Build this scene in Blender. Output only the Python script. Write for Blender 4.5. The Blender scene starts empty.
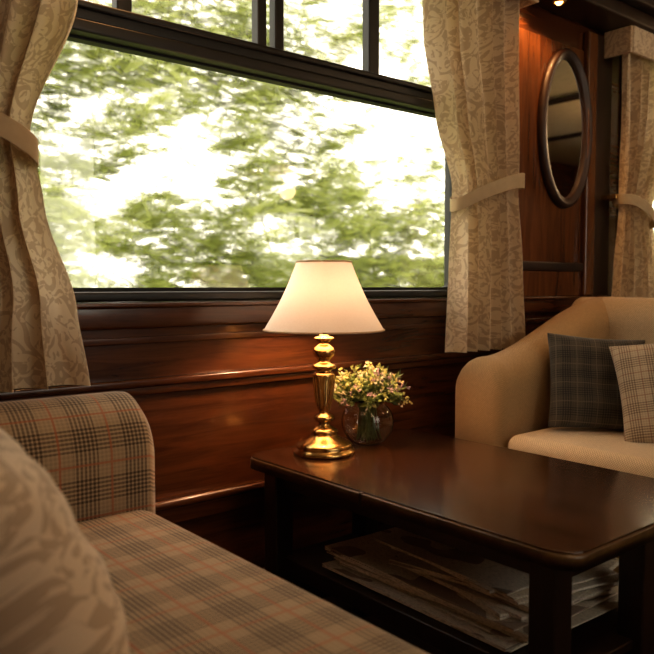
import bpy, bmesh, math, random
from mathutils import Vector, Matrix, noise, Euler
random.seed(7)
S = bpy.context.scene
COL = S.collection

# ------------------------------------------------------------------ node helpers
def newmat(name):
    m = bpy.data.materials.new(name); m.use_nodes = True
    nt = m.node_tree
    b = nt.nodes.get('Principled BSDF')
    return m, nt, b
def N(nt, typ, **kw):
    n = nt.nodes.new(typ)
    for k, v in kw.items(): setattr(n, k, v)
    return n
def setin(nt, sock, v):
    if isinstance(v, bpy.types.NodeSocket): nt.links.new(v, sock)
    else: sock.default_value = v
def M(nt, op, a, b=None, c=None):
    n = N(nt, 'ShaderNodeMath', operation=op)
    setin(nt, n.inputs[0], a)
    if b is not None: setin(nt, n.inputs[1], b)
    if c is not None: setin(nt, n.inputs[2], c)
    return n.outputs[0]
def MIX(nt, f, a, b):
    n = N(nt, 'ShaderNodeMix', data_type='RGBA')
    setin(nt, n.inputs[0], f)
    setin(nt, n.inputs[6], a if isinstance(a, bpy.types.NodeSocket) else (*a, 1))
    setin(nt, n.inputs[7], b if isinstance(b, bpy.types.NodeSocket) else (*b, 1))
    return n.outputs[2]
def NOISE(nt, vec, scale, detail=3, rough=.5, dist=0):
    n = N(nt, 'ShaderNodeTexNoise')
    if vec is not None: nt.links.new(vec, n.inputs['Vector'])
    n.inputs['Scale'].default_value = scale; n.inputs['Detail'].default_value = detail
    n.inputs['Roughness'].default_value = rough; n.inputs['Distortion'].default_value = dist
    return n
def MAP(nt, vec, scale=(1,1,1), rot=(0,0,0)):
    n = N(nt, 'ShaderNodeMapping'); nt.links.new(vec, n.inputs[0])
    n.inputs['Scale'].default_value = scale; n.inputs['Rotation'].default_value = rot
    return n.outputs[0]
def RAMP(nt, f, stops):
    n = N(nt, 'ShaderNodeValToRGB'); nt.links.new(f, n.inputs[0])
    e = n.color_ramp.elements
    while len(e) < len(stops): e.new(.5)
    for i, (p, c) in enumerate(stops): e[i].position = p; e[i].color = (*c, 1)
    return n.outputs[0]
def BUMP(nt, b, h, strength=.3, dist=.002):
    n = N(nt, 'ShaderNodeBump'); nt.links.new(h, n.inputs['Height'])
    n.inputs['Strength'].default_value = strength; n.inputs['Distance'].default_value = dist
    nt.links.new(n.outputs[0], b.inputs['Normal'])

def simple(name, col, rough=.5, metal=0, coat=0):
    m, nt, b = newmat(name)
    tc = N(nt, 'ShaderNodeTexCoord')
    n = NOISE(nt, tc.outputs['Object'], 25, 4)
    c = MIX(nt, n.outputs[0], tuple(x*.85 for x in col), tuple(min(1, x*1.15) for x in col))
    nt.links.new(c, b.inputs['Base Color'])
    b.inputs['Roughness'].default_value = rough; b.inputs['Metallic'].default_value = metal
    b.inputs['Coat Weight'].default_value = coat
    return m
def woven(name, col, f=.004):
    m, nt, b = newmat(name)
    tc = N(nt, 'ShaderNodeTexCoord'); sp = N(nt, 'ShaderNodeSeparateXYZ')
    nt.links.new(tc.outputs['UV'], sp.inputs[0])
    s1 = M(nt, 'SINE', M(nt, 'MULTIPLY', sp.outputs[0], 6.283/f)); s2 = M(nt, 'SINE', M(nt, 'MULTIPLY', sp.outputs[1], 6.283/f))
    w = M(nt, 'MULTIPLY_ADD', M(nt, 'MULTIPLY', s1, s2), .5, .5)
    nz = NOISE(nt, tc.outputs['UV'], 90, 5, .75)
    k = M(nt, 'ADD', M(nt, 'MULTIPLY', w, .5), M(nt, 'MULTIPLY', nz.outputs[0], .5))
    k = M(nt, 'MULTIPLY_ADD', M(nt, 'SUBTRACT', k, .5), 1.6, .5)
    c = MIX(nt, k, tuple(x*.62 for x in col), tuple(min(1, x*1.3) for x in col))
    nt.links.new(c, b.inputs['Base Color']); b.inputs['Roughness'].default_value = .85; b.inputs['Sheen Weight'].default_value = .2
    BUMP(nt, b, w, .4, .0015)
    return m
def wood(name, dark, light, stretch=(1, 12, 12), rough=.3, coat=.4, scale=3.):
    m, nt, b = newmat(name)
    tc = N(nt, 'ShaderNodeTexCoord')
    v = MAP(nt, tc.outputs['Object'], stretch)
    n = NOISE(nt, v, scale, 8, .62, .8)
    n2 = NOISE(nt, tc.outputs['Object'], 1.7, 3)
    f = M(nt, 'MULTIPLY_ADD', n2.outputs[0], .5, M(nt, 'MULTIPLY', n.outputs[0], .75))
    c = RAMP(nt, f, [(.42, dark), (.6, tuple((a+b_)/2 for a, b_ in zip(dark, light))), (.8, light)])
    nt.links.new(c, b.inputs['Base Color'])
    b.inputs['Roughness'].default_value = rough
    b.inputs['Coat Weight'].default_value = coat; b.inputs['Coat Roughness'].default_value = .12
    BUMP(nt, b, n.outputs[0], .08, .002)
    return m
def plaid(name, light, dark, line, P=.11, f=.009, red=.6, lw=.02):
    m, nt, b = newmat(name)
    tc = N(nt, 'ShaderNodeTexCoord'); sp = N(nt, 'ShaderNodeSeparateXYZ')
    nt.links.new(tc.outputs['UV'], sp.inputs[0])
    masks = []; lines = []
    for s in (sp.outputs[0], sp.outputs[1]):
        fu = M(nt, 'FRACT', M(nt, 'DIVIDE', s, P))
        band = M(nt, 'LESS_THAN', fu, .48)
        fine = M(nt, 'LESS_THAN', M(nt, 'FRACT', M(nt, 'DIVIDE', s, f)), .55)
        sparse = M(nt, 'MULTIPLY', fine, .25)
        masks.append(M(nt, 'MAXIMUM', M(nt, 'MULTIPLY', band, fine), sparse))
        lines.append(M(nt, 'LESS_THAN', M(nt, 'ABSOLUTE', M(nt, 'SUBTRACT', fu, .74)), lw))
    k = M(nt, 'MULTIPLY', M(nt, 'ADD', masks[0], masks[1]), .62)
    nz = NOISE(nt, tc.outputs['UV'], 500, 2)
    k = M(nt, 'ADD', k, M(nt, 'MULTIPLY_ADD', nz.outputs[0], .3, -.15))
    c = MIX(nt, k, light, dark)
    l = M(nt, 'MULTIPLY', M(nt, 'MAXIMUM', lines[0], lines[1]), red)
    c = MIX(nt, l, c, line)
    nt.links.new(c, b.inputs['Base Color'])
    b.inputs['Roughness'].default_value = .9
    b.inputs['Sheen Weight'].default_value = .2
    BUMP(nt, b, nz.outputs[0], .3, .001)
    return m
def damask(name, ca, cb, scale=9., transl=.0, coord='UV', mixf=1.):
    m, nt, b = newmat(name)
    tc = N(nt, 'ShaderNodeTexCoord')
    uv = tc.outputs[coord]
    nz = NOISE(nt, uv, scale*.55, 2)
    add = N(nt, 'ShaderNodeVectorMath', operation='MULTIPLY_ADD')
    nt.links.new(nz.outputs['Color'], add.inputs[0]); add.inputs[1].default_value = (.22,)*3
    nt.links.new(uv, add.inputs[2])
    vo = N(nt, 'ShaderNodeTexVoronoi'); vo.inputs['Scale'].default_value = scale
    nt.links.new(add.outputs[0], vo.inputs['Vector'])
    w = M(nt, 'SINE', M(nt, 'MULTIPLY', vo.outputs['Distance'], 19.))
    w = M(nt, 'GREATER_THAN', w, .35)
    n2 = NOISE(nt, uv, scale*2.2, 2, .5, 2.5)
    w2 = M(nt, 'GREATER_THAN', n2.outputs[0], .56)
    w = M(nt, 'ABSOLUTE', M(nt, 'SUBTRACT', w, w2))
    n3 = NOISE(nt, uv, 350, 2)
    f = M(nt, 'MULTIPLY', w, mixf)
    c = MIX(nt, f, ca, cb)
    nt.links.new(c, b.inputs['Base Color'])
    b.inputs['Roughness'].default_value = .75
    b.inputs['Sheen Weight'].default_value = .15
    BUMP(nt, b, M(nt, 'ADD', w, n3.outputs[0]), .2, .001)
    if transl > 0:
        t = N(nt, 'ShaderNodeBsdfTranslucent'); nt.links.new(c, t.inputs[0])
        mx = N(nt, 'ShaderNodeMixShader'); mx.inputs[0].default_value = transl
        nt.links.new(b.outputs[0], mx.inputs[1]); nt.links.new(t.outputs[0], mx.inputs[2])
        nt.links.new(mx.outputs[0], nt.nodes['Material Output'].inputs[0])
    return m
def emit(name, col, s):
    m, nt, b = newmat(name)
    b.inputs['Base Color'].default_value = (*col, 1)
    b.inputs['Emission Color'].default_value = (*col, 1); b.inputs['Emission Strength'].default_value = s
    return m

# ------------------------------------------------------------------ mesh helpers
def empty(name):
    e = bpy.data.objects.new(name, None); e.empty_display_size = .1
    COL.objects.link(e); return e
def finish(name, me, mats, parent=None, smooth=True, loc=None, wn=False):
    ob = bpy.data.objects.new(name, me); COL.objects.link(ob)
    for m in (mats if isinstance(mats, (list, tuple)) else [mats]): me.materials.append(m)
    if smooth:
        for p in me.polygons: p.use_smooth = True
    if parent: ob.parent = parent
    if loc: ob.location = loc
    if wn:
        ob.modifiers.new('wn', 'WEIGHTED_NORMAL').keep_sharp = True
    return ob
def boxuv(bm):
    uv = bm.loops.layers.uv.verify()
    for f in bm.faces:
        n = f.normal; a = [abs(n.x), abs(n.y), abs(n.z)]; i = a.index(max(a))
        for l in f.loops:
            c = l.vert.co
            l[uv].uv = (c.y, c.z) if i == 0 else ((c.x, c.z) if i == 1 else (c.x, c.y))
def addbox(bm, lo, hi, bev=0, seg=2, rot=None, mi=0):
    r = bmesh.ops.create_cube(bm, size=1)
    vs = r['verts']
    c = [(a+b)/2 for a, b in zip(lo, hi)]; s = [b-a for a, b in zip(lo, hi)]
    for v in vs:
        v.co = Vector((v.co.x*s[0], v.co.y*s[1], v.co.z*s[2]))
        if rot: v.co = rot @ v.co
        v.co += Vector(c)
    fs = set(f for v in vs for f in v.link_faces)
    for f in fs: f.material_index = mi
    if bev > 0:
        es = list(set(e for v in vs for e in v.link_edges))
        bmesh.ops.bevel(bm, geom=es, offset=bev, segments=seg, profile=.5, affect='EDGES')
def boxes(name, lst, mat, parent=None, bev=.003, seg=2, smooth=True):
    bm = bmesh.new()
    for it in lst:
        b = it[2] if len(it) > 2 else bev
        addbox(bm, it[0], it[1], b, seg)
    bm.normal_update(); boxuv(bm)
    me = bpy.data.meshes.new(name); bm.to_mesh(me); bm.free()
    return finish(name, me, mat, parent, smooth, wn=True)
def lathe(name, prof, mat, loc=(0,0,0), parent=None, seg=64):
    V = []; F = []; n = len(prof)
    for (r, z) in prof:
        for k in range(seg):
            a = 2*math.pi*k/seg; V.append((r*math.cos(a), r*math.sin(a), z))
    for i in range(n-1):
        for k in range(seg):
            k2 = (k+1) % seg
            F.append((i*seg+k, i*seg+k2, (i+1)*seg+k2, (i+1)*seg+k))
    me = bpy.data.meshes.new(name); me.from_pydata(V, [], F)
    bm = bmesh.new(); bm.from_mesh(me); bmesh.ops.remove_doubles(bm, verts=bm.verts, dist=1e-6)
    bmesh.ops.recalc_face_normals(bm, faces=bm.faces); bm.to_mesh(me); bm.free()
    return finish(name, me, mat, parent, True, loc)
def smoothprof(pts, k=5):
    out = []
    for i in range(len(pts)-1):
        p0 = pts[max(i-1, 0)]; p1 = pts[i]; p2 = pts[i+1]; p3 = pts[min(i+2, len(pts)-1)]
        for j in range(k):
            t = j/k
            out.append(tuple(.5*((2*p1[d])+(-p0[d]+p2[d])*t+(2*p0[d]-5*p1[d]+4*p2[d]-p3[d])*t*t+(-p0[d]+3*p1[d]-3*p2[d]+p3[d])*t**3) for d in range(len(p1))))
    out.append(pts[-1]); return out
def loft(name, rings, mat, parent=None, closed=True, caps=True, wn=False):
    n = len(rings[0]); V = [p for r in rings for p in r]; F = []; UV = []
    mid = rings[len(rings)//2]
    acc = [0]
    for i in range(n): acc.append(acc[-1]+(Vector(mid[(i+1) % n])-Vector(mid[i])).length)
    lon = [0]
    for i in range(len(rings)-1):
        c0 = sum((Vector(p) for p in rings[i]), Vector())/n; c1 = sum((Vector(p) for p in rings[i+1]), Vector())/n
        lon.append(lon[-1]+abs(c1.x-c0.x)+abs(c1.y-c0.y))
    m = n if closed else n-1
    for i in range(len(rings)-1):
        for k in range(m):
            k2 = (k+1) % n
            F.append((i*n+k, i*n+k2, (i+1)*n+k2, (i+1)*n+k))
            UV += [(lon[i], acc[k]), (lon[i], acc[k+1]), (lon[i+1], acc[k+1]), (lon[i+1], acc[k])]
    if caps and closed:
        for base, rg in ((0, rings[0]), ((len(rings)-1)*n, rings[-1])):
            F.append(tuple(base+k for k in range(n)))
            UV += [(p[1], p[2]) for p in rg]
    me = bpy.data.meshes.new(name); me.from_pydata(V, [], F)
    l = me.uv_layers.new(name='UVMap')
    for i, u in enumerate(UV): l.data[i].uv = u
    bm = bmesh.new(); bm.from_mesh(me); bmesh.ops.recalc_face_normals(bm, faces=bm.faces); bm.to_mesh(me); bm.free()
    return finish(name, me, mat, parent, True, wn=wn)
def rslab(bm, x0, x1, y0, y1, z0, z1, r, bev, seg=8):
    pts = []
    for cx, cy, a0 in ((x1-r, y1-r, 0), (x0+r, y1-r, 90), (x0+r, y0+r, 180), (x1-r, y0+r, 270)):
        for k in range(seg+1):
            a = math.radians(a0+90*k/seg); pts.append((cx+r*math.cos(a), cy+r*math.sin(a)))
    lo = [bm.verts.new((x, y, z0)) for x, y in pts]; hi = [bm.verts.new((x, y, z1)) for x, y in pts]
    n = len(pts)
    bm.faces.new(list(reversed(lo))); top = bm.faces.new(hi)
    for k in range(n): bm.faces.new((lo[k], lo[(k+1) % n], hi[(k+1) % n], hi[k]))
    if bev: bmesh.ops.bevel(bm, geom=list(top.edges), offset=bev, segments=3, profile=.5, affect='EDGES')
def pillow(name, w, h, t, mat, loc, nrm, up, n=36):
    V = []; F = []; UVv = []
    def pt(i, j, s):
        u = -1+2*i/n; v = -1+2*j/n
        uu = math.sin(u*math.pi/2); vv = math.sin(v*math.pi/2)
        pin = 1-.07*(1-uu*uu)*vv*vv
        pin2 = 1-.07*(1-vv*vv)*uu*uu
        e = max(0, (1-uu**4)*(1-vv**4))
        z = s*t/2*(e**.45)
        z += .010*noise.noise(Vector((uu*3+loc[0]*7, vv*3, s*2.)))*e
        return (uu*w/2*pin2, vv*h/2*pin, z)
    for s in (1, -1):
        base = len(V)
        for i in range(n+1):
            for j in range(n+1):
                p = pt(i, j, s); V.append(p); UVv.append((p[0], p[1]))
        for i in range(n):
            for j in range(n):
                a = base+i*(n+1)+j
                q = (a, a+n+1, a+n+2, a+1)
                F.append(q if s > 0 else tuple(reversed(q)))
    me = bpy.data.meshes.new(name); me.from_pydata(V, [], F)
    l = me.uv_layers.new(name='UVMap')
    for p in me.polygons:
        for li in p.loop_indices: l.data[li].uv = UVv[me.loops[li].vertex_index]
    bm = bmesh.new(); bm.from_mesh(me); bmesh.ops.remove_doubles(bm, verts=bm.verts, dist=1e-5); bm.to_mesh(me); bm.free()
    ob = finish(name, me, mat, None, True, loc)
    z = Vector(nrm).normalized(); x = Vector(up).cross(z).normalized(); y = z.cross(x)
    ob.rotation_euler = Matrix((x, y, z)).transposed().to_euler()
    return ob
def tube(pts, r, seg=8, V=None, F=None):
    base = len(V)
    for i, p in enumerate(pts):
        p = Vector(p)
        d = (Vector(pts[min(i+1, len(pts)-1)])-Vector(pts[max(i-1, 0)])).normalized()
        a = d.orthogonal().normalized(); b = d.cross(a)
        rr = r[i] if isinstance(r, (list, tuple)) else r
        for k in range(seg):
            t = 2*math.pi*k/seg; V.append(tuple(p+a*rr*math.cos(t)+b*rr*math.sin(t)))
    for i in range(len(pts)-1):
        for k in range(seg):
            F.append((base+i*seg+k, base+i*seg+(k+1) % seg, base+(i+1)*seg+(k+1) % seg, base+(i+1)*seg+k))

# ------------------------------------------------------------------ materials
mWallH = wood('mahogany_horizontal', (.032, .0095, .0032), (.125, .041, .0125), (1.2, 14, 14), .27, .45)
mWallV = wood('mahogany_vertical', (.050, .0155, .005), (.180, .064, .019), (12, 12, 1.1), .25, .5)
mTable = wood('table_mahogany', (.015, .0064, .0035), (.092, .037, .016), (16, 1.0, 16), .20, .45)
mTableEdge = wood('table_edge', (.06, .032, .012), (.18, .10, .038), (8, 8, 8), .35, .4)
mDark = wood('dark_wood', (.010, .0048, .0028), (.034, .014, .006), (10, 10, 1.2), .4, .2)
mMirF = wood('mirror_frame_wood', (.014, .0055, .003), (.045, .016, .007), (4, 4, 4), .5, .08)
mFrame = simple('window_frame_black', (.009, .008, .007), .42)
mRubber = simple('rubber_seal', (.006, .006, .006), .6)
mBrass = simple('brass', (.62, .40, .15), .24, 1)
mPlaid = plaid('sofa_plaid', (.45, .33, .21), (.068, .044, .028), (.40, .12, .05), .105, .0085, .65, .022)
mPlaidDark = plaid('pillow_dark_plaid', (.085, .070, .050), (.013, .011, .010), (.22, .18, .13), .06, .007, .4)
mPlaidLight = plaid('pillow_light_plaid', (.52, .42, .30), (.17, .12, .085), (.2, .06, .04), .07, .007, .5)
mCurtain = damask('curtain_damask', (.82, .69, .51), (.62, .48, .33), 10, .28)
mBand = simple('tieback_fabric', (.46, .35, .22), .8)
mPil = damask('pillow_damask', (.70, .58, .45), (.47, .36, .26), 10, 0, mixf=.9)
mSofaR = woven('sofa_tan_weave', (.40, .26, .125), .007)
mSeatR = woven('sofa_seat_oatmeal', (.57, .45, .30), .007)
mCeil = simple('ceiling_cream', (.72, .62, .47), .6)
mCarpet = simple('carpet', (.04, .02, .014), .95)

# ------------------------------------------------------------------ room shell
YW = 1.72
W1 = (.50, 2.08); W2 = (3.09, 4.5); W3 = (5.4, 6.9)
ZB, ZT = .90, 1.98
XE = 7.6; XWs = -1.4; YS = -1.35; ZC = 2.3
def wallpieces(y0, y1, wins):
    L = [((XWs, y0, 0), (XE, y1, ZB), 0), ((XWs, y0, ZT), (XE, y1, ZC), 0)]
    xs = [XWs]+[v for w in wins for v in w]+[XE]
    for i in range(0, len(xs), 2): L.append(((xs[i], y0, ZB), (xs[i+1], y1, ZT), 0))
    return L
boxes('wall_north', wallpieces(YW, YW+.1, [W1, W2, W3]), mWallH, smooth=False)
boxes('wall_south', wallpieces(YS-.1, YS, [W1, W2, W3]), mWallH, smooth=False)
boxes('wall_east', [((XE, YS, 0), (XE+.1, YW, ZC), 0)], mWallV, smooth=False)
boxes('wall_west', [((XWs-.1, YS, 0), (XWs, YW, ZC), 0)], mWallV, smooth=False)
boxes('floor', [((XWs-.1, YS-.1, -.08), (XE+.1, YW+.1, 0), 0)], mCarpet, smooth=False)
boxes('ceiling', [((XWs-.1, YS-.1, ZC), (XE+.1, YW+.1, ZC+.08), 0)], mCeil, smooth=False)
boxes('trim_1', [((XWs, YW-.022, .835), (XE, YW-.001, .892), .008), ((XWs, YW-.035, .887), (XE, YW-.001, .899), .004)], mWallH)
boxes('trim_2', [((XWs, YW-.03, .690), (XE, YW-.001, .712), .006), ((XWs, YW-.018, .668), (XE, YW-.001, .692), .006),
                 ((XWs, YW-.012, .797), (XE, YW-.001, .815), .003)], mWallH)
boxes('trim_3', [((XWs, YW-.045, .375), (XE, YW-.001, .400), .01), ((XWs, YW-.025, .33), (XE, YW-.001, .377), .004)], mWallH)
boxes('baseboard_north', [((XWs, YW-.03, 0), (XE, YW-.001, .14), .006)], mDark)
boxes('trim_4', [((2.095, YW-.022, .90), (2.13, YW-.001, 1.98), .004), ((2.86, YW-.022, .90), (2.985, YW-.001, 1.98), .004),
                 ((2.13, YW-.02, 1.0), (2.86, YW-.001, 1.035), .006)], mDark)
boxes('trim_5', [((2.13, YW-.006, 1.035), (2.86, YW-.001, 1.90), .001), ((2.13, YW-.012, .90), (2.86, YW-.001, 1.0), .003)], mWallV)
boxes('trim_6', [((2.79, YW-.03, .90), (2.86, YW-.002, 1.98), .008)], mWallV)
boxes('trim_7', [((XWs, YW-.16, 2.0), (XE, YW-.001, 2.06), .01), ((XWs, YW-.20, 2.06), (XE, YW-.001, 2.12), .012),
                 ((XWs, YW-.10, 2.12), (XE, YW-.001, 2.29), .01)], mDark)
boxes('trim_8', [((x-.03, YS+.01, ZC-.03), (x+.03, YW-.21, ZC-.001), .004) for x in (.2, 1.27, 2.4, 3.6, 4.8, 6.0)], mDark)

# ------------------------------------------------------------------ glass
mg, nt, b = newmat('window_glass')
for n_ in list(nt.nodes):
    if n_.name != 'Material Output': nt.nodes.remove(n_)
tr = N(nt, 'ShaderNodeBsdfTransparent'); tr.inputs[0].default_value = (.97, .98, .97, 1)
gl = N(nt, 'ShaderNodeBsdfGlossy'); gl.inputs['Roughness'].default_value = .01
fr = N(nt, 'ShaderNodeFresnel'); fr.inputs[0].default_value = 1.9
mx = N(nt, 'ShaderNodeMixShader'); nt.links.new(fr.outputs[0], mx.inputs[0])
nt.links.new(tr.outputs[0], mx.inputs[1]); nt.links.new(gl.outputs[0], mx.inputs[2])
nt.links.new(mx.outputs[0], nt.nodes['Material Output'].inputs[0])

def window(name, w, y0, sgn, bars):
    e = empty(name)
    x0, x1 = w
    def Y(a, b): return (min(y0+sgn*a, y0+sgn*b), max(y0+sgn*a, y0+sgn*b))
    ya, yb = Y(-.012, .085)
    g = .0015
    fr_ = [((x0+g, ya, ZB+g), (x1-g, yb, ZB+.026)), ((x0+g, ya, ZT-.04), (x1-g, yb, ZT-g)),
           ((x0+g, ya, ZB+g), (x0+.035, yb, ZT-g)), ((x1-.035, ya, ZB+g), (x1-g, yb, ZT-g))]
    boxes('frame', fr_, mFrame, e, .006)
    ya, yb = Y(-.018, .05)
    tz = 1.525
    boxes('transom', [((x0+.03, ya, tz), (x1-.03, yb, tz+.03)), ((x0+.03, ya+.01, tz+.03), (x1-.03, yb, tz+.06)), ((x0+.03, ya, tz+.055), (x1-.03, yb, tz+.073))], mFrame, e, .005)
    ya, yb = Y(.01, .045)
    L = []
    for bx, bw in bars: L.append(((bx-bw/2, ya, tz+.065), (bx+bw/2, yb, ZT-.03)))
    boxes('vent_bars', L, mFrame, e, .005)
    ya, yb = Y(.02, .05)
    bm = bmesh.new()
    def loop(ix0, ix1, iz0, iz1, r):
        P = []
        for cx, cz, a0 in ((ix1-r, iz1-r, 0), (ix0+r, iz1-r, 90), (ix0+r, iz0+r, 180), (ix1-r, iz0+r, 270)):
            for k in range(9):
                a = math.radians(a0+90*k/8); P.append((cx+r*math.cos(a), cz+r*math.sin(a)))
        return P
    A = loop(x0+.02, x1-.02, ZB+.018, tz+.01, .005); B = loop(x0+.047, x1-.047, ZB+.036, tz-.006, .045)
    va = [bm.verts.new((x, ya, z)) for x, z in A]; vb = [bm.verts.new((x, ya, z)) for x, z in B]; vc = [bm.verts.new((x, yb, z)) for x, z in B]
    vd = [bm.verts.new((x, yb, z)) for x, z in A]
    n = len(A)
    for k in range(n):
        k2 = (k+1) % n
        bm.faces.new((va[k], va[k2], vb[k2], vb[k])); bm.faces.new((vb[k], vb[k2], vc[k2], vc[k])); bm.faces.new((vc[k], vc[k2], vd[k2], vd[k]))
    me = bpy.data.meshes.new('seal'); bm.to_mesh(me); bm.free(); finish('seal', me, mRubber, e, False)
    yg = y0+sgn*.04
    me = bpy.data.meshes.new('glass'); me.from_pydata([(x0+.01, yg, ZB+.01), (x1-.01, yg, ZB+.01), (x1-.01, yg, ZT-.01), (x0+.01, yg, ZT-.01)], [], [(0, 1, 2, 3)])
    finish('glass', me, mg, e, False)
window('window_1', W1, YW, 1, [(.80, .04), (1.205, .03), (1.265, .03), (1.63, .045), (2.03, .04)])
window('window_2', W2, YW, 1, [(3.45, .03), (3.8, .05), (4.15, .03)])
window('window_3', W3, YW, 1, [(5.8, .03), (6.15, .05), (6.5, .03)])
window('window_4', W1, YS, -1, [(.85, .03), (1.25, .05), (1.65, .03)])
window('window_5', W2, YS, -1, [(3.45, .03), (3.8, .05), (4.15, .03)])
window('window_6', W3, YS, -1, [(5.8, .03), (6.15, .05), (6.5, .03)])

# ------------------------------------------------------------------ curtains
def interp(keys, v):
    for i in range(len(keys)-1):
        a, b_ = keys[i], keys[i+1]
        if v <= b_[0]:
            t = (v-a[0])/(b_[0]-a[0]); t = t*t*(3-2*t)*.6+t*.4
            return a[1]+(b_[1]-a[1])*t
    return keys[-1][1]
def curtain(Lk, Rk, yb, ztop, zbot, folds, fw, tie, seed, hook):
    e = empty('curtain')
    NU, NV = 200, 110
    V = []; UV = []; F = []
    rnd = random.Random(seed); ph = [rnd.uniform(0, 6.28) for _ in range(4)]
    ztie = tie
    for j in range(NV+1):
        v = j/NV; z = ztop+(zbot-ztop)*v
        l = interp(Lk, z*-1); r = interp(Rk, z*-1)
        dt = abs(z-ztie)
        pinch = math.exp(-(dt/.13)**2)
        amp = .034*(1-.35*pinch)
        for i in range(NU+1):
            u = i/NU
            uu = u+.018*math.sin(2*math.pi*u*2.3+ph[0])+.012*math.sin(v*5+u*9+ph[1])*(1-pinch)
            f1 = math.sin(2*math.pi*folds*uu+ph[2])
            f1 = math.copysign(abs(f1)**.75, f1)
            f2 = .3*math.sin(2*math.pi*folds*2.1*uu+ph[3]+v*2)
            y = yb-amp*(f1+f2*(.5+pinch*.5))*.85
            x = l+(r-l)*u+.008*math.cos(2*math.pi*folds*uu+ph[2])
            V.append((x, y, z)); UV.append((u*fw, z))
    for j in range(NV):
        for i in range(NU):
            a = j*(NU+1)+i; F.append((a, a+NU+1, a+NU+2, a+1))
    me = bpy.data.meshes.new('fabric'); me.from_pydata(V, [], F)
    lay = me.uv_layers.new(name='UVMap')
    for p in me.polygons:
        for li in p.loop_indices: lay.data[li].uv = UV[me.loops[li].vertex_index]
    ob = finish('fabric', me, mCurtain, e, True)
    l = interp(Lk, -ztie); r = interp(Rk, -ztie); cx = (l+r)/2; rx = (r-l)/2+.014; ry = .046
    slope = .30*hook
    rings = []
    K = 72
    for k in range(K+1):
        a = 2*math.pi*k/K
        ex = 2.6
        ca, sa = math.cos(a), math.sin(a)
        x = math.copysign(abs(ca)**(2/ex), ca)*rx; y = math.copysign(abs(sa)**(2/ex), sa)*ry
        zc = ztie+slope*x-.01*math.cos(2*a)
        wv = .024+.003*math.cos(a)
        nrm = Vector((ca/rx, sa/ry, 0)).normalized()*.003
        p = Vector((cx+x, yb+y, zc)); h = Vector((0, 0, 1))
        rings.append([tuple(p-h*wv), tuple(p+nrm*.7-h*wv), tuple(p+nrm-h*(wv-.002)), tuple(p+nrm+h*(wv-.002)), tuple(p+nrm*.7+h*wv), tuple(p+h*wv)])
    loft('tieback', rings, mBand, e, caps=False, wn=True)
    hx = cx+hook*(rx+.012)
    boxes('hook', [((hx-.008, yb-.005, ztie+slope*hook*rx-.01), (hx+.008, YW, ztie+slope*hook*rx+.01))], mBrass, e, .003)
    return e
YCt = 1.635
curtain([(-1.98, .10), (-1.50, .20), (-1.27, .30), (-1.0, .26), (-.71, .16)],
        [(-1.98, .70), (-1.80, .69), (-1.55, .645), (-1.27, .535), (-1.1, .56), (-.9, .62), (-.71, .648)],
        YCt, 1.98, .718, 6, .95, 1.27, 3, -1)
curtain([(-1.98, 1.77), (-1.75, 1.785), (-1.5, 1.84), (-1.27, 1.915), (-1.0, 1.905), (-.71, 1.895)],
        [(-1.98, 2.235), (-1.27, 2.25), (-1.0, 2.27), (-.71, 2.30)],
        YCt, 1.98, .718, 6, .95, 1.27, 5, 1)
curtain([(-1.98, 2.94), (-1.27, 2.95), (-1.0, 2.92), (-.71, 2.89)],
        [(-1.98, 3.50), (-1.7, 3.45), (-1.27, 3.20), (-1.0, 3.27), (-.71, 3.32)],
        YCt, 1.98, .73, 6, .95, 1.27, 9, -1)
boxes('window_pelmet', [((-.1, 1.565, 1.925), (2.26, 1.58, 1.998)), ((-.1, 1.58, 1.925), (-.085, 1.70, 1.998)), ((2.247, 1.58, 1.925), (2.26, 1.70, 1.998))], mCurtain, None, .004)
boxes('window_pelmet', [((2.93, 1.575, 1.89), (4.7, 1.59, 1.998)), ((2.915, 1.58, 1.89), (2.93, 1.70, 1.998)), ((4.69, 1.58, 1.89), (4.705, 1.70, 1.998))], mCurtain, None, .004)

# ------------------------------------------------------------------ mirror
e = empty('oval_mirror')
cx, cz, rx, rz = 2.65, 1.565, .165, .30
rings = []
for k in range(97):
    a = 2*math.pi*k/96
    c = Vector((cx, YW-.008, cz)); out = Vector((math.cos(a)*rx, 0, math.sin(a)*rz))
    nn = Vector((math.cos(a)/rx, 0, math.sin(a)/rz)).normalized()
    prof = [(-.016, .0), (-.016, -.014), (-.010, -.020), (-.002, -.018), (.006, -.026), (.016, -.026), (.024, -.016), (.026, 0)]
    rings.append([tuple(c+out+nn*(p-.012)+Vector((0, q, 0))) for p, q in prof])
loft('frame', rings, mMirF, e, caps=False)
mm, nt, b = newmat('mirror_silver')
b.inputs['Base Color'].default_value = (.9, .88, .84, 1); b.inputs['Metallic'].default_value = 1; b.inputs['Roughness'].default_value = .02
me = bpy.data.meshes.new('mirror_plate')
P = [(cx+math.cos(2*math.pi*k/96)*(rx-.024), YW-.014, cz+math.sin(2*math.pi*k/96)*(rz-.024)) for k in range(96)]
me.from_pydata(P, [], [tuple(range(96))]); finish('mirror_plate', me, mm, e, False)

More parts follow.
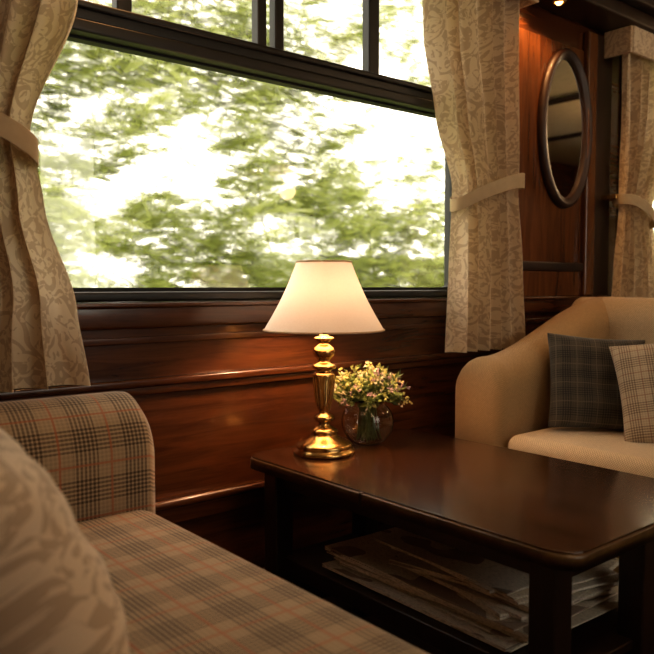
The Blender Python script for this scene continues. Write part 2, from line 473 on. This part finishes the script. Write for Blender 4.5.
# ------------------------------------------------------------------ table
TX0, TX1, TY0, TY1, TZ = 1.06, 1.66, .655, 1.625, .50
e = empty('coffee_table')
SE = 1.165
bm = bmesh.new()
rslab(bm, TX0+.006, TX1-.006, TY0+.006, TY1-.002, TZ-.012, TZ, .05, .003)
me = bpy.data.meshes.new('top'); bm.normal_update(); boxuv(bm); bm.to_mesh(me); bm.free(); finish('top', me, mTable, e, True, wn=True)
bm = bmesh.new()
rslab(bm, TX0, TX1, TY0, TY1, TZ-.030, TZ-.004, .055, .006)
me = bpy.data.meshes.new('edge_band'); bm.to_mesh(me); bm.free(); finish('edge_band', me, mTableEdge, e, True, wn=True)
boxes('leaf_hinge', [((TX0-.002, SE-.004, TZ-.032), (TX0+.01, SE+.004, TZ-.002))], mDark, e, .001)
LX1 = 1.45
boxes('apron', [((TX0+.05, TY0+.06, TZ-.075), (TX0+.07, TY1-.06, TZ-.03)), ((TX1-.07, TY0+.06, TZ-.055), (TX1-.05, TY1-.06, TZ-.03)),
                ((TX0+.05, TY0+.06, TZ-.075), (LX1, TY0+.08, TZ-.03)), ((TX0+.05, TY1-.08, TZ-.075), (LX1, TY1-.06, TZ-.03))], mDark, e)
lg = []
for x in (TX0+.03, LX1-.055):
    for y in (TY0+.05, TY1-.11): lg.append(((x, y, 0), (x+.055, y+.055, TZ-.03)))
boxes('legs', lg, mDark, e, .005)
SL = .235
boxes('shelf', [((TX0+.05, TY0+.07, SL-.02), (TX1-.09, TY1-.06, SL))]+[((TX0+.05, TY0+.07, SL-.03), (TX0+.075, TY1-.06, SL+.012))], mDark, e)

# newspapers
mp, nt, b = newmat('newsprint')
tc = N(nt, 'ShaderNodeTexCoord')
v = MAP(nt, tc.outputs['Object'], (420, 90, 300)); n1 = NOISE(nt, v, 1, 2, .6)
v2 = MAP(nt, tc.outputs['Object'], (9, 7, 160)); n2 = NOISE(nt, v2, 1, 1)
k = M(nt, 'MULTIPLY', M(nt, 'GREATER_THAN', n1.outputs[0], .55), .4)
k2 = M(nt, 'GREATER_THAN', n2.outputs[0], .62)
c = MIX(nt, k, (.80, .72, .60), (.28, .25, .21)); c = MIX(nt, M(nt, 'MULTIPLY', k2, .75), c, (.22, .14, .10))
nt.links.new(c, b.inputs['Base Color']); b.inputs['Roughness'].default_value = .7
V = []; F = []; z = SL+.002
def sheet(cx, cy, w, h, ang, z, th, curl):
    prof = []
    K = 6
    for k in range(K+1):
        a = math.pi/2+math.pi*k/K; prof.append((-h/2+th/2+th/2*math.cos(a), th/2+th/2*math.sin(a)))
    prof = [(h/2, th)]+prof+[(h/2, 0), (h/2-.003, th*.33), (h/2-.001, th*.5), (h/2-.004, th*.7)]
    base = len(V); NX = 8; ca, sa = math.cos(ang), math.sin(ang)
    for i in range(NX+1):
        x = -w/2+w*i/NX
        for (y, zz) in prof:
            dz = curl*(abs(x)/(w/2))**2*.010*(zz/th)
            V.append((cx+x*ca-y*sa, cy+x*sa+y*ca, z+zz+dz))
    n = len(prof)
    for i in range(NX):
        for k in range(n):
            F.append((base+i*n+k, base+i*n+(k+1) % n, base+(i+1)*n+(k+1) % n, base+(i+1)*n+k))
    F.append(tuple(base+k for k in range(n))); F.append(tuple(base+NX*n+k for k in range(n)))
for i in range(21):
    th = random.uniform(.0025, .0060)
    if i < 11: sheet(1.35+random.uniform(-.02, .02), 1.11+random.uniform(-.05, .04), random.uniform(.34, .40), random.uniform(.50, .60), random.uniform(-.06, .06), z, th, random.uniform(0, .5))
    else: sheet(1.38+random.uniform(-.03, .03), 1.02+random.uniform(-.05, .05), random.uniform(.28, .35), random.uniform(.36, .44), random.uniform(-.28, .2), z, th, random.uniform(0, 1))
    z += th+.0012
me = bpy.data.meshes.new('newspaper_stack'); me.from_pydata(V, [], F); finish('newspaper_stack', me, mp, None, False)

# ------------------------------------------------------------------ lamp
LX, LY = 1.235, 1.50
e = empty('table_lamp'); e.location = (LX, LY, TZ+.0008)
prof = [(0, 0), (.080, 0), (.083, .004), (.082, .010), (.076, .014), (.074, .018), (.076, .022), (.072, .028), (.056, .036), (.044, .042), (.036, .048), (.033, .052),
        (.037, .056), (.037, .061), (.030, .066), (.018, .072), (.014, .078), (.016, .083), (.025, .088), (.028, .093), (.025, .099), (.016, .104), (.013, .109),
        (.015, .114), (.018, .120), (.020, .135), (.0235, .160), (.027, .190), (.029, .205), (.028, .211), (.020, .215), (.018, .220), (.031, .224), (.033, .229), (.031, .234), (.019, .238),
        (.016, .244), (.018, .250), (.027, .258), (.030, .268), (.026, .278), (.017, .285), (.012, .292), (.024, .300), (.028, .303), (.024, .306), (.012, .309), (.012, .345), (.017, .348), (.017, .370), (0, .372)]
o = lathe('brass_stem', prof, mBrass, (0, 0, 0), e, 72)
V = []; F = []
for k in range(14):
    a = 2*math.pi*k/14
    tube([(math.cos(a)*r_, math.sin(a)*r_, z_) for r_, z_ in ((.0155, .116), (.020, .135), (.0238, .16), (.0272, .19), (.028, .203))], [.001, .0022, .0028, .003, .0015], 6, V, F)
me = bpy.data.meshes.new('flutes'); me.from_pydata(V, [], F); finish('flutes', me, mBrass, e)
ms, nt, b = newmat('lampshade_fabric')
for n_ in list(nt.nodes):
    if n_.name != 'Material Output': nt.nodes.remove(n_)
tc = N(nt, 'ShaderNodeTexCoord'); nz = NOISE(nt, tc.outputs['Object'], 180, 2)
c = MIX(nt, nz.outputs[0], (.78, .71, .65), (.85, .78, .72))
df = N(nt, 'ShaderNodeBsdfDiffuse'); tl = N(nt, 'ShaderNodeBsdfTranslucent'); mx = N(nt, 'ShaderNodeMixShader'); mx.inputs[0].default_value = .075
nt.links.new(c, df.inputs[0]); nt.links.new(c, tl.inputs[0]); nt.links.new(df.outputs[0], mx.inputs[1]); nt.links.new(tl.outputs[0], mx.inputs[2])
nt.links.new(mx.outputs[0], nt.nodes['Material Output'].inputs[0])
SB, ST = .325, .502
sp = []
for i in range(13):
    t = i/12; r = .157+(.071-.157)*t-.006*math.sin(math.pi*t); sp.append((r, SB+(ST-SB)*t))
lathe('shade', sp, ms, (0, 0, 0), e, 96)
mst = simple('shade_trim', (.62, .45, .30), .8)
def ringtube(name, R, z, r, mat):
    V = []; F = []
    pts = [(R*math.cos(2*math.pi*k/72), R*math.sin(2*math.pi*k/72), z) for k in range(73)]
    tube(pts, r, 8, V, F); me = bpy.data.meshes.new(name); me.from_pydata(V, [], F); finish(name, me, mat, e)
ringtube('shade_trim_bottom', .1575, SB, .0025, mst); ringtube('shade_trim_top', .0715, ST, .0025, mst)
V = []; F = []
for k in range(3):
    a = 2*math.pi*k/3; tube([(0, 0, ST-.03), (.071*math.cos(a), .071*math.sin(a), ST-.002)], .0015, 6, V, F)
tube([(0, 0, .37), (0, 0, ST-.03)], .003, 8, V, F)
me = bpy.data.meshes.new('spider'); me.from_pydata(V, [], F); finish('spider', me, mBrass, e)
li = bpy.data.lights.new('bulb', 'POINT'); li.energy = 10; li.color = (1, .60, .34); li.shadow_soft_size = .028
lo = bpy.data.objects.new('bulb', li); lo.location = (0.0, 0, .396); COL.objects.link(lo); lo.parent = e

# ------------------------------------------------------------------ vase and flowers
VX, VY = 1.405, 1.515
e = empty('flower_vase'); e.location = (VX, VY, TZ+.0008); e.scale = (1.08, 1.08, 1.04)
mgl, nt, b = newmat('clear_glass')
b.inputs['Base Color'].default_value = (.98, .99, .97, 1); b.inputs['Transmission Weight'].default_value = 1; b.inputs['Roughness'].default_value = .0; b.inputs['IOR'].default_value = 1.4
R0 = .068
outer = []
for i in range(15):
    t = math.radians(-62+i*(62+50)/14); outer.append((R0*math.cos(t), .058+R0*math.sin(t)*.96))
outer = [(0, .0), (.03, 0)]+outer+[(.047, .118)]
inner = [(r-.003 if r > .003 else 0, z+.0025) for r, z in reversed(outer)]
lathe('bowl', outer+[(.0455, .1195)]+inner, mgl, (0, 0, 0), e, 64)
mfl = [simple('stem_green', (.12, .16, .05), .6), simple('leaf_green', (.22, .28, .08), .6), simple('petal_white', (.80, .74, .52), .6), simple('petal_yellow', (.72, .62, .24), .6), simple('petal_mauve', (.46, .33, .34), .6), simple('bud_yellow_green', (.52, .54, .20), .6)]
V = []; F = []; MI = []
rnd = random.Random(11)
def leaf(p, d, L, w, mi):
    d = d.normalized(); s = d.cross(Vector((rnd.uniform(-1, 1), rnd.uniform(-1, 1), rnd.uniform(-1, 1)))).normalized(); up = d.cross(s)
    b0 = len(V)
    V.extend([tuple(p), tuple(p+d*L*.5+s*w), tuple(p+d*L+up*L*.15), tuple(p+d*L*.5-s*w), tuple(p+d*L*.5-up*w*.5)])
    F.extend([(b0, b0+1, b0+4), (b0+1, b0+2, b0+4), (b0+2, b0+3, b0+4), (b0+3, b0, b0+4)]); MI.extend([mi]*4)
for k in range(120):
    a = rnd.uniform(0, 2*math.pi); el = math.acos(rnd.uniform(-.02, 1)); 
    rr = rnd.uniform(.65, 1.15)
    hd = Vector((math.cos(a)*math.sin(el)*.094*rr, math.sin(a)*math.sin(el)*.086*rr, .12+math.cos(el)*.086*rr))
    foot = Vector((rnd.uniform(-.03, .03), rnd.uniform(-.03, .03), .012))
    neck = Vector((hd.x*.33, hd.y*.33, .112))
    pts = smoothprof([tuple(foot), tuple(neck), tuple(hd)], 4)
    if k % 2 == 0: pts = pts[4:]
    f0 = len(F); tube(pts, .0011, 4, V, F); MI.extend([0]*(len(F)-f0))
    dirn = (hd-neck).normalized()
    typ = rnd.choice([2, 2, 3, 3, 5, 5, 4, 1])
    for q in range(rnd.randint(4, 6)):
        o = Vector((rnd.gauss(0, 1), rnd.gauss(0, 1), rnd.gauss(0, 1)))*.007
        for w_ in range(5):
            dd = Vector((rnd.gauss(0, 1), rnd.gauss(0, 1), rnd.gauss(0, 1)))+dirn*.7
            leaf(hd+o, dd, rnd.uniform(.005, .010), .003, typ)
    for q in range(6):
        t = rnd.uniform(.4, 1.0); p = neck.lerp(hd, t)
        dd = dirn+Vector((rnd.gauss(0, .7), rnd.gauss(0, .7), rnd.gauss(0, .5)))
        leaf(p, dd, rnd.uniform(.018, .034), .005, rnd.choice([0, 1, 1]))
me = bpy.data.meshes.new('bouquet'); me.from_pydata(V, [], F)
ob = finish('bouquet', me, mfl, e, False)
for i, p in enumerate(me.polygons): p.material_index = MI[i]

# ------------------------------------------------------------------ left sofa
e = empty('plaid_sofa')
boxes('seat_cushion', [((-.04, -.45, .30), (.695, 1.415, .49))], mPlaid, e, .045, 6)
boxes('base', [((-.3, -.5, .06), (.66, 1.62, .31))], mPlaid, e, .02, 3)
boxes('back', [((-.36, -.5, .28), (-.06, 1.62, .86))], mPlaid, e, .07, 6)
def armsec(y0, y1, top, zb, r=None, n=14):
    r = r or (y1-y0)/2
    P = [(y0, zb)]
    for k in range(n+1):
        a = math.pi-math.pi/2*k/n; P.append((y0+r+r*math.cos(a), top-r+r*math.sin(a)))
    for k in range(1, n+1):
        a = math.pi/2-math.pi/2*k/n; P.append((y1-r+r*math.cos(a), top-r+r*math.sin(a)))
    P.append((y1, zb)); return P
rings = []
for i in range(50):
    t = i/49; x = -.2+(.715+.2)*t
    d = .715-x; rr = .03
    ins = 0 if d > rr else rr-math.sqrt(max(0, rr*rr-(rr-d)**2))
    rings.append([(x, y, z) for y, z in armsec(1.415+ins*.6, 1.655-ins*.6, .71-ins, .30)])
loft('arm', rings, mPlaid, e)
boxes('feet', [((.58, 1.52, 0), (.64, 1.58, .07)), ((-.25, 1.52, 0), (-.19, 1.58, .07)), ((.58, -.42, 0), (.64, -.36, .07)), ((-.25, -.42, 0), (-.19, -.36, .07))], mDark, e)
pillow('throw_pillow', .44, .33, .19, mPil, (.235, .89, .630), (.90, -.12, .46), (0, 0, 1))

# ------------------------------------------------------------------ right sofa
e = empty('fabric_sofa')
boxes('seat_cushion', [((1.845, .50, .33), (2.50, 1.385, .49)), ((1.845, -.42, .33), (2.50, .495, .49))], mSeatR, e, .04, 6)
boxes('base', [((1.87, -.5, .06), (2.68, 1.53, .34))], mSofaR, e, .02, 3)
def hx(x):
    t = min(1, max(0, (x-1.92)/(2.56-1.92))); t = t*t*(3-2*t)*.7+t*.3
    return .718+(.900-.718)*t
rings = []
for i in range(70):
    t = i/69; x = 1.83+(2.72-1.83)*t
    d = x-1.83; rr = .06
    ins = 0 if d > rr else rr-math.sqrt(max(0, rr*rr-(rr-d)**2))
    d2 = 2.72-x
    if d2 < .08: ins = max(ins, .08-math.sqrt(max(0, .0064-(.08-d2)**2)))
    rings.append([(x, y, z) for y, z in armsec(1.39+ins*.4, 1.58-ins*.4, hx(x)-ins, .28)])
loft('arm', rings, mSofaR, e)
rings = []
for i in range(60):
    t = i/59; y = -.5+(1.56+.5)*t
    P = [(x, z) for x, z in armsec(2.46, 2.72, .898, .28, .10)]
    rings.append([(x, y, z) for x, z in P])
loft('back', rings, mSeatR, e)
boxes('feet', [((1.95, 1.4, 0), (2.01, 1.46, .07)), ((2.58, 1.4, 0), (2.64, 1.46, .07)), ((1.95, -.4, 0), (2.01, -.34, .07)), ((2.58, -.4, 0), (2.64, -.34, .07))], mDark, e)
pillow('throw_pillow', .31, .31, .10, mPlaidDark, (2.145, 1.25, .635), (-.60, -.68, .36), (.05, -.05, 1))
pillow('throw_pillow', .33, .32, .11, mPlaidLight, (2.165, 1.01, .635), (-.82, -.42, .42), (0, .18, 1))

# ------------------------------------------------------------------ cornice downlights
mE = emit('warm_bulb', (1, .50, .16), 14)
for x, y in ((2.365, 1.665), (2.47, 1.625), (3.6, 1.6), (.9, 1.6)):
    e = empty('cornice_downlight'); e.location = (x, y, 1.999)
    lathe('ring', [(.018, 0), (.024, -.001), (.026, -.006), (.022, -.010), (.017, -.006), (.018, 0)], mBrass, (0, 0, 0), e, 32)
    lathe('bulb_glass', [(0, -.016), (.008, -.014), (.014, -.006), (.015, 0)], mE, (0, 0, 0), e, 24)
    li = bpy.data.lights.new('spot', 'SPOT'); li.energy = 9; li.color = (1, .52, .20); li.spot_size = 2.2; li.spot_blend = .8; li.shadow_soft_size = .015
    o = bpy.data.objects.new('spot', li); COL.objects.link(o); o.parent = e; o.location = (0, 0, -.02)
# fill lamps added on the ceiling, out of view, to brighten the interior
mC = emit('fill_lamp_glass', (1, .75, .48), 5)
for x, y in ((.9, -.1), (3.2, -.1), (5.4, .95)):  # last one added to brighten the ceiling reflected in the mirror
    e = empty('added_fill_lamp'); e.location = (x, y, ZC-.001)
    lathe('glass_dome', [(0, -.09), (.06, -.085), (.11, -.06), (.14, -.02), (.145, 0)], mC, (0, 0, 0), e, 48)
    lathe('brass_rim', [(.14, 0), (.165, 0), (.165, -.012), (.145, -.02), (.14, 0)], mBrass, (0, 0, 0), e, 48)
    li = bpy.data.lights.new('lamp', 'POINT'); li.energy = 15 if x < 5 else 40; li.color = (1, .67, .37); li.shadow_soft_size = .10
    o = bpy.data.objects.new('lamp', li); COL.objects.link(o); o.parent = e; o.location = (0, 0, -.22)

# ------------------------------------------------------------------ outside
boxes('ground', [((-30, YW+.6, -1.2), (60, 60, -1.0), 0)], simple('grass', (.30, .36, .12), .9), smooth=False)
ml, nt, b = newmat('foliage')
for n_ in list(nt.nodes):
    if n_.name != 'Material Output': nt.nodes.remove(n_)
tc = N(nt, 'ShaderNodeTexCoord'); nz = NOISE(nt, tc.outputs['Object'], 1.1, 4, .7)
c = RAMP(nt, nz.outputs[0], [(.35, (.20, .235, .06)), (.5, (.35, .395, .13)), (.65, (.54, .58, .24))])
df = N(nt, 'ShaderNodeBsdfDiffuse'); tl = N(nt, 'ShaderNodeBsdfTranslucent'); mx = N(nt, 'ShaderNodeMixShader'); mx.inputs[0].default_value = .5
nt.links.new(c, df.inputs[0]); nt.links.new(c, tl.inputs[0]); nt.links.new(df.outputs[0], mx.inputs[1]); nt.links.new(tl.outputs[0], mx.inputs[2])
tp = N(nt, 'ShaderNodeBsdfTransparent'); mx2 = N(nt, 'ShaderNodeMixShader'); mx2.inputs[0].default_value = .52
nt.links.new(mx.outputs[0], mx2.inputs[1]); nt.links.new(tp.outputs[0], mx2.inputs[2])
nt.links.new(mx2.outputs[0], nt.nodes['Material Output'].inputs[0])
mbk = simple('bark', (.26, .22, .12), .9)
V = []; F = []; MI = []
rnd = random.Random(5)
cnt = 0
while cnt < 90000:
    x = rnd.uniform(-1.5, 17); y = rnd.uniform(6.0, 7.6); z = rnd.uniform(-1.0, 6.2)
    d = .55*noise.noise(Vector((x*.55, y*.3, z*.75)))+.55*noise.noise(Vector((x*1.5+9, y*.8, z*1.9)))+.55*noise.noise(Vector((x*3.2, y*1.0, z*4.0)))
    thr = -.02+.03*(z-1.2)/3
    if x > 5.4 and z > 1.9: thr += .20*min(1, (x-5.4))
    if z < 1.3 and x > 4.2: thr -= .3
    if d < thr: continue
    cnt += 1
    s = rnd.uniform(.06, .17)
    d1 = Vector((rnd.gauss(0, 3.2), rnd.gauss(0, .8), rnd.gauss(0, .8))).normalized(); d2 = d1.orthogonal().normalized()
    q = Vector((x, y, z)); b0 = len(V)
    V.extend([tuple(q-d1*s), tuple(q-d1*s*.4+d2*s*.27), tuple(q+d1*s*.4+d2*s*.27), tuple(q+d1*s), tuple(q+d1*s*.4-d2*s*.27), tuple(q-d1*s*.4-d2*s*.27)])
    F.append((b0, b0+1, b0+2, b0+3, b0+4, b0+5)); MI.append(0)
for k in range(9):
    x = -1+k*2+rnd.uniform(-.4, .4); y = rnd.uniform(7.1, 7.5)
    pts = []; p = Vector((x, y, -1.0)); dx = rnd.uniform(-.9, .9)
    for s_ in range(8):
        pts.append(tuple(p)); p = p+Vector((dx*.25*s_*.3+rnd.uniform(-.12, .12), rnd.uniform(-.05, .05), rnd.uniform(.4, .6)))
    f0 = len(F); tube(pts, [.025-.003*i for i in range(8)], 6, V, F); MI.extend([1]*(len(F)-f0))
me = bpy.data.meshes.new('tree_row'); me.from_pydata(V, [], F)
finish('tree_row', me, [ml, mbk], None, False)
for i, p in enumerate(me.polygons): p.material_index = MI[i]

# ------------------------------------------------------------------ world, camera
w = bpy.data.worlds.new('World'); S.world = w; w.use_nodes = True
nt = w.node_tree; bg = nt.nodes['Background']
bg.inputs[0].default_value = (1.0, .91, .77, 1); bg.inputs[1].default_value = 5.8

cam = bpy.data.cameras.new('camera'); co = bpy.data.objects.new('camera', cam); COL.objects.link(co)
co.location = (0, 0, .94)
pitch = math.radians(3.15); yaw = math.radians(50.3)
d = Vector((math.cos(yaw)*math.cos(pitch), math.sin(yaw)*math.cos(pitch), -math.sin(pitch)))
co.rotation_euler = d.to_track_quat('-Z', 'Y').to_euler()
cam.sensor_width = 36; cam.lens = 744/654*36; cam.clip_start = .02
cam.dof.use_dof = True; cam.dof.focus_distance = 1.95; cam.dof.aperture_fstop = 4.2
S.camera = co
S.view_settings.view_transform = 'Standard'
try: S.view_settings.look = 'Medium High Contrast'
except Exception: S.view_settings.look = 'None'
S.view_settings.exposure = -.66
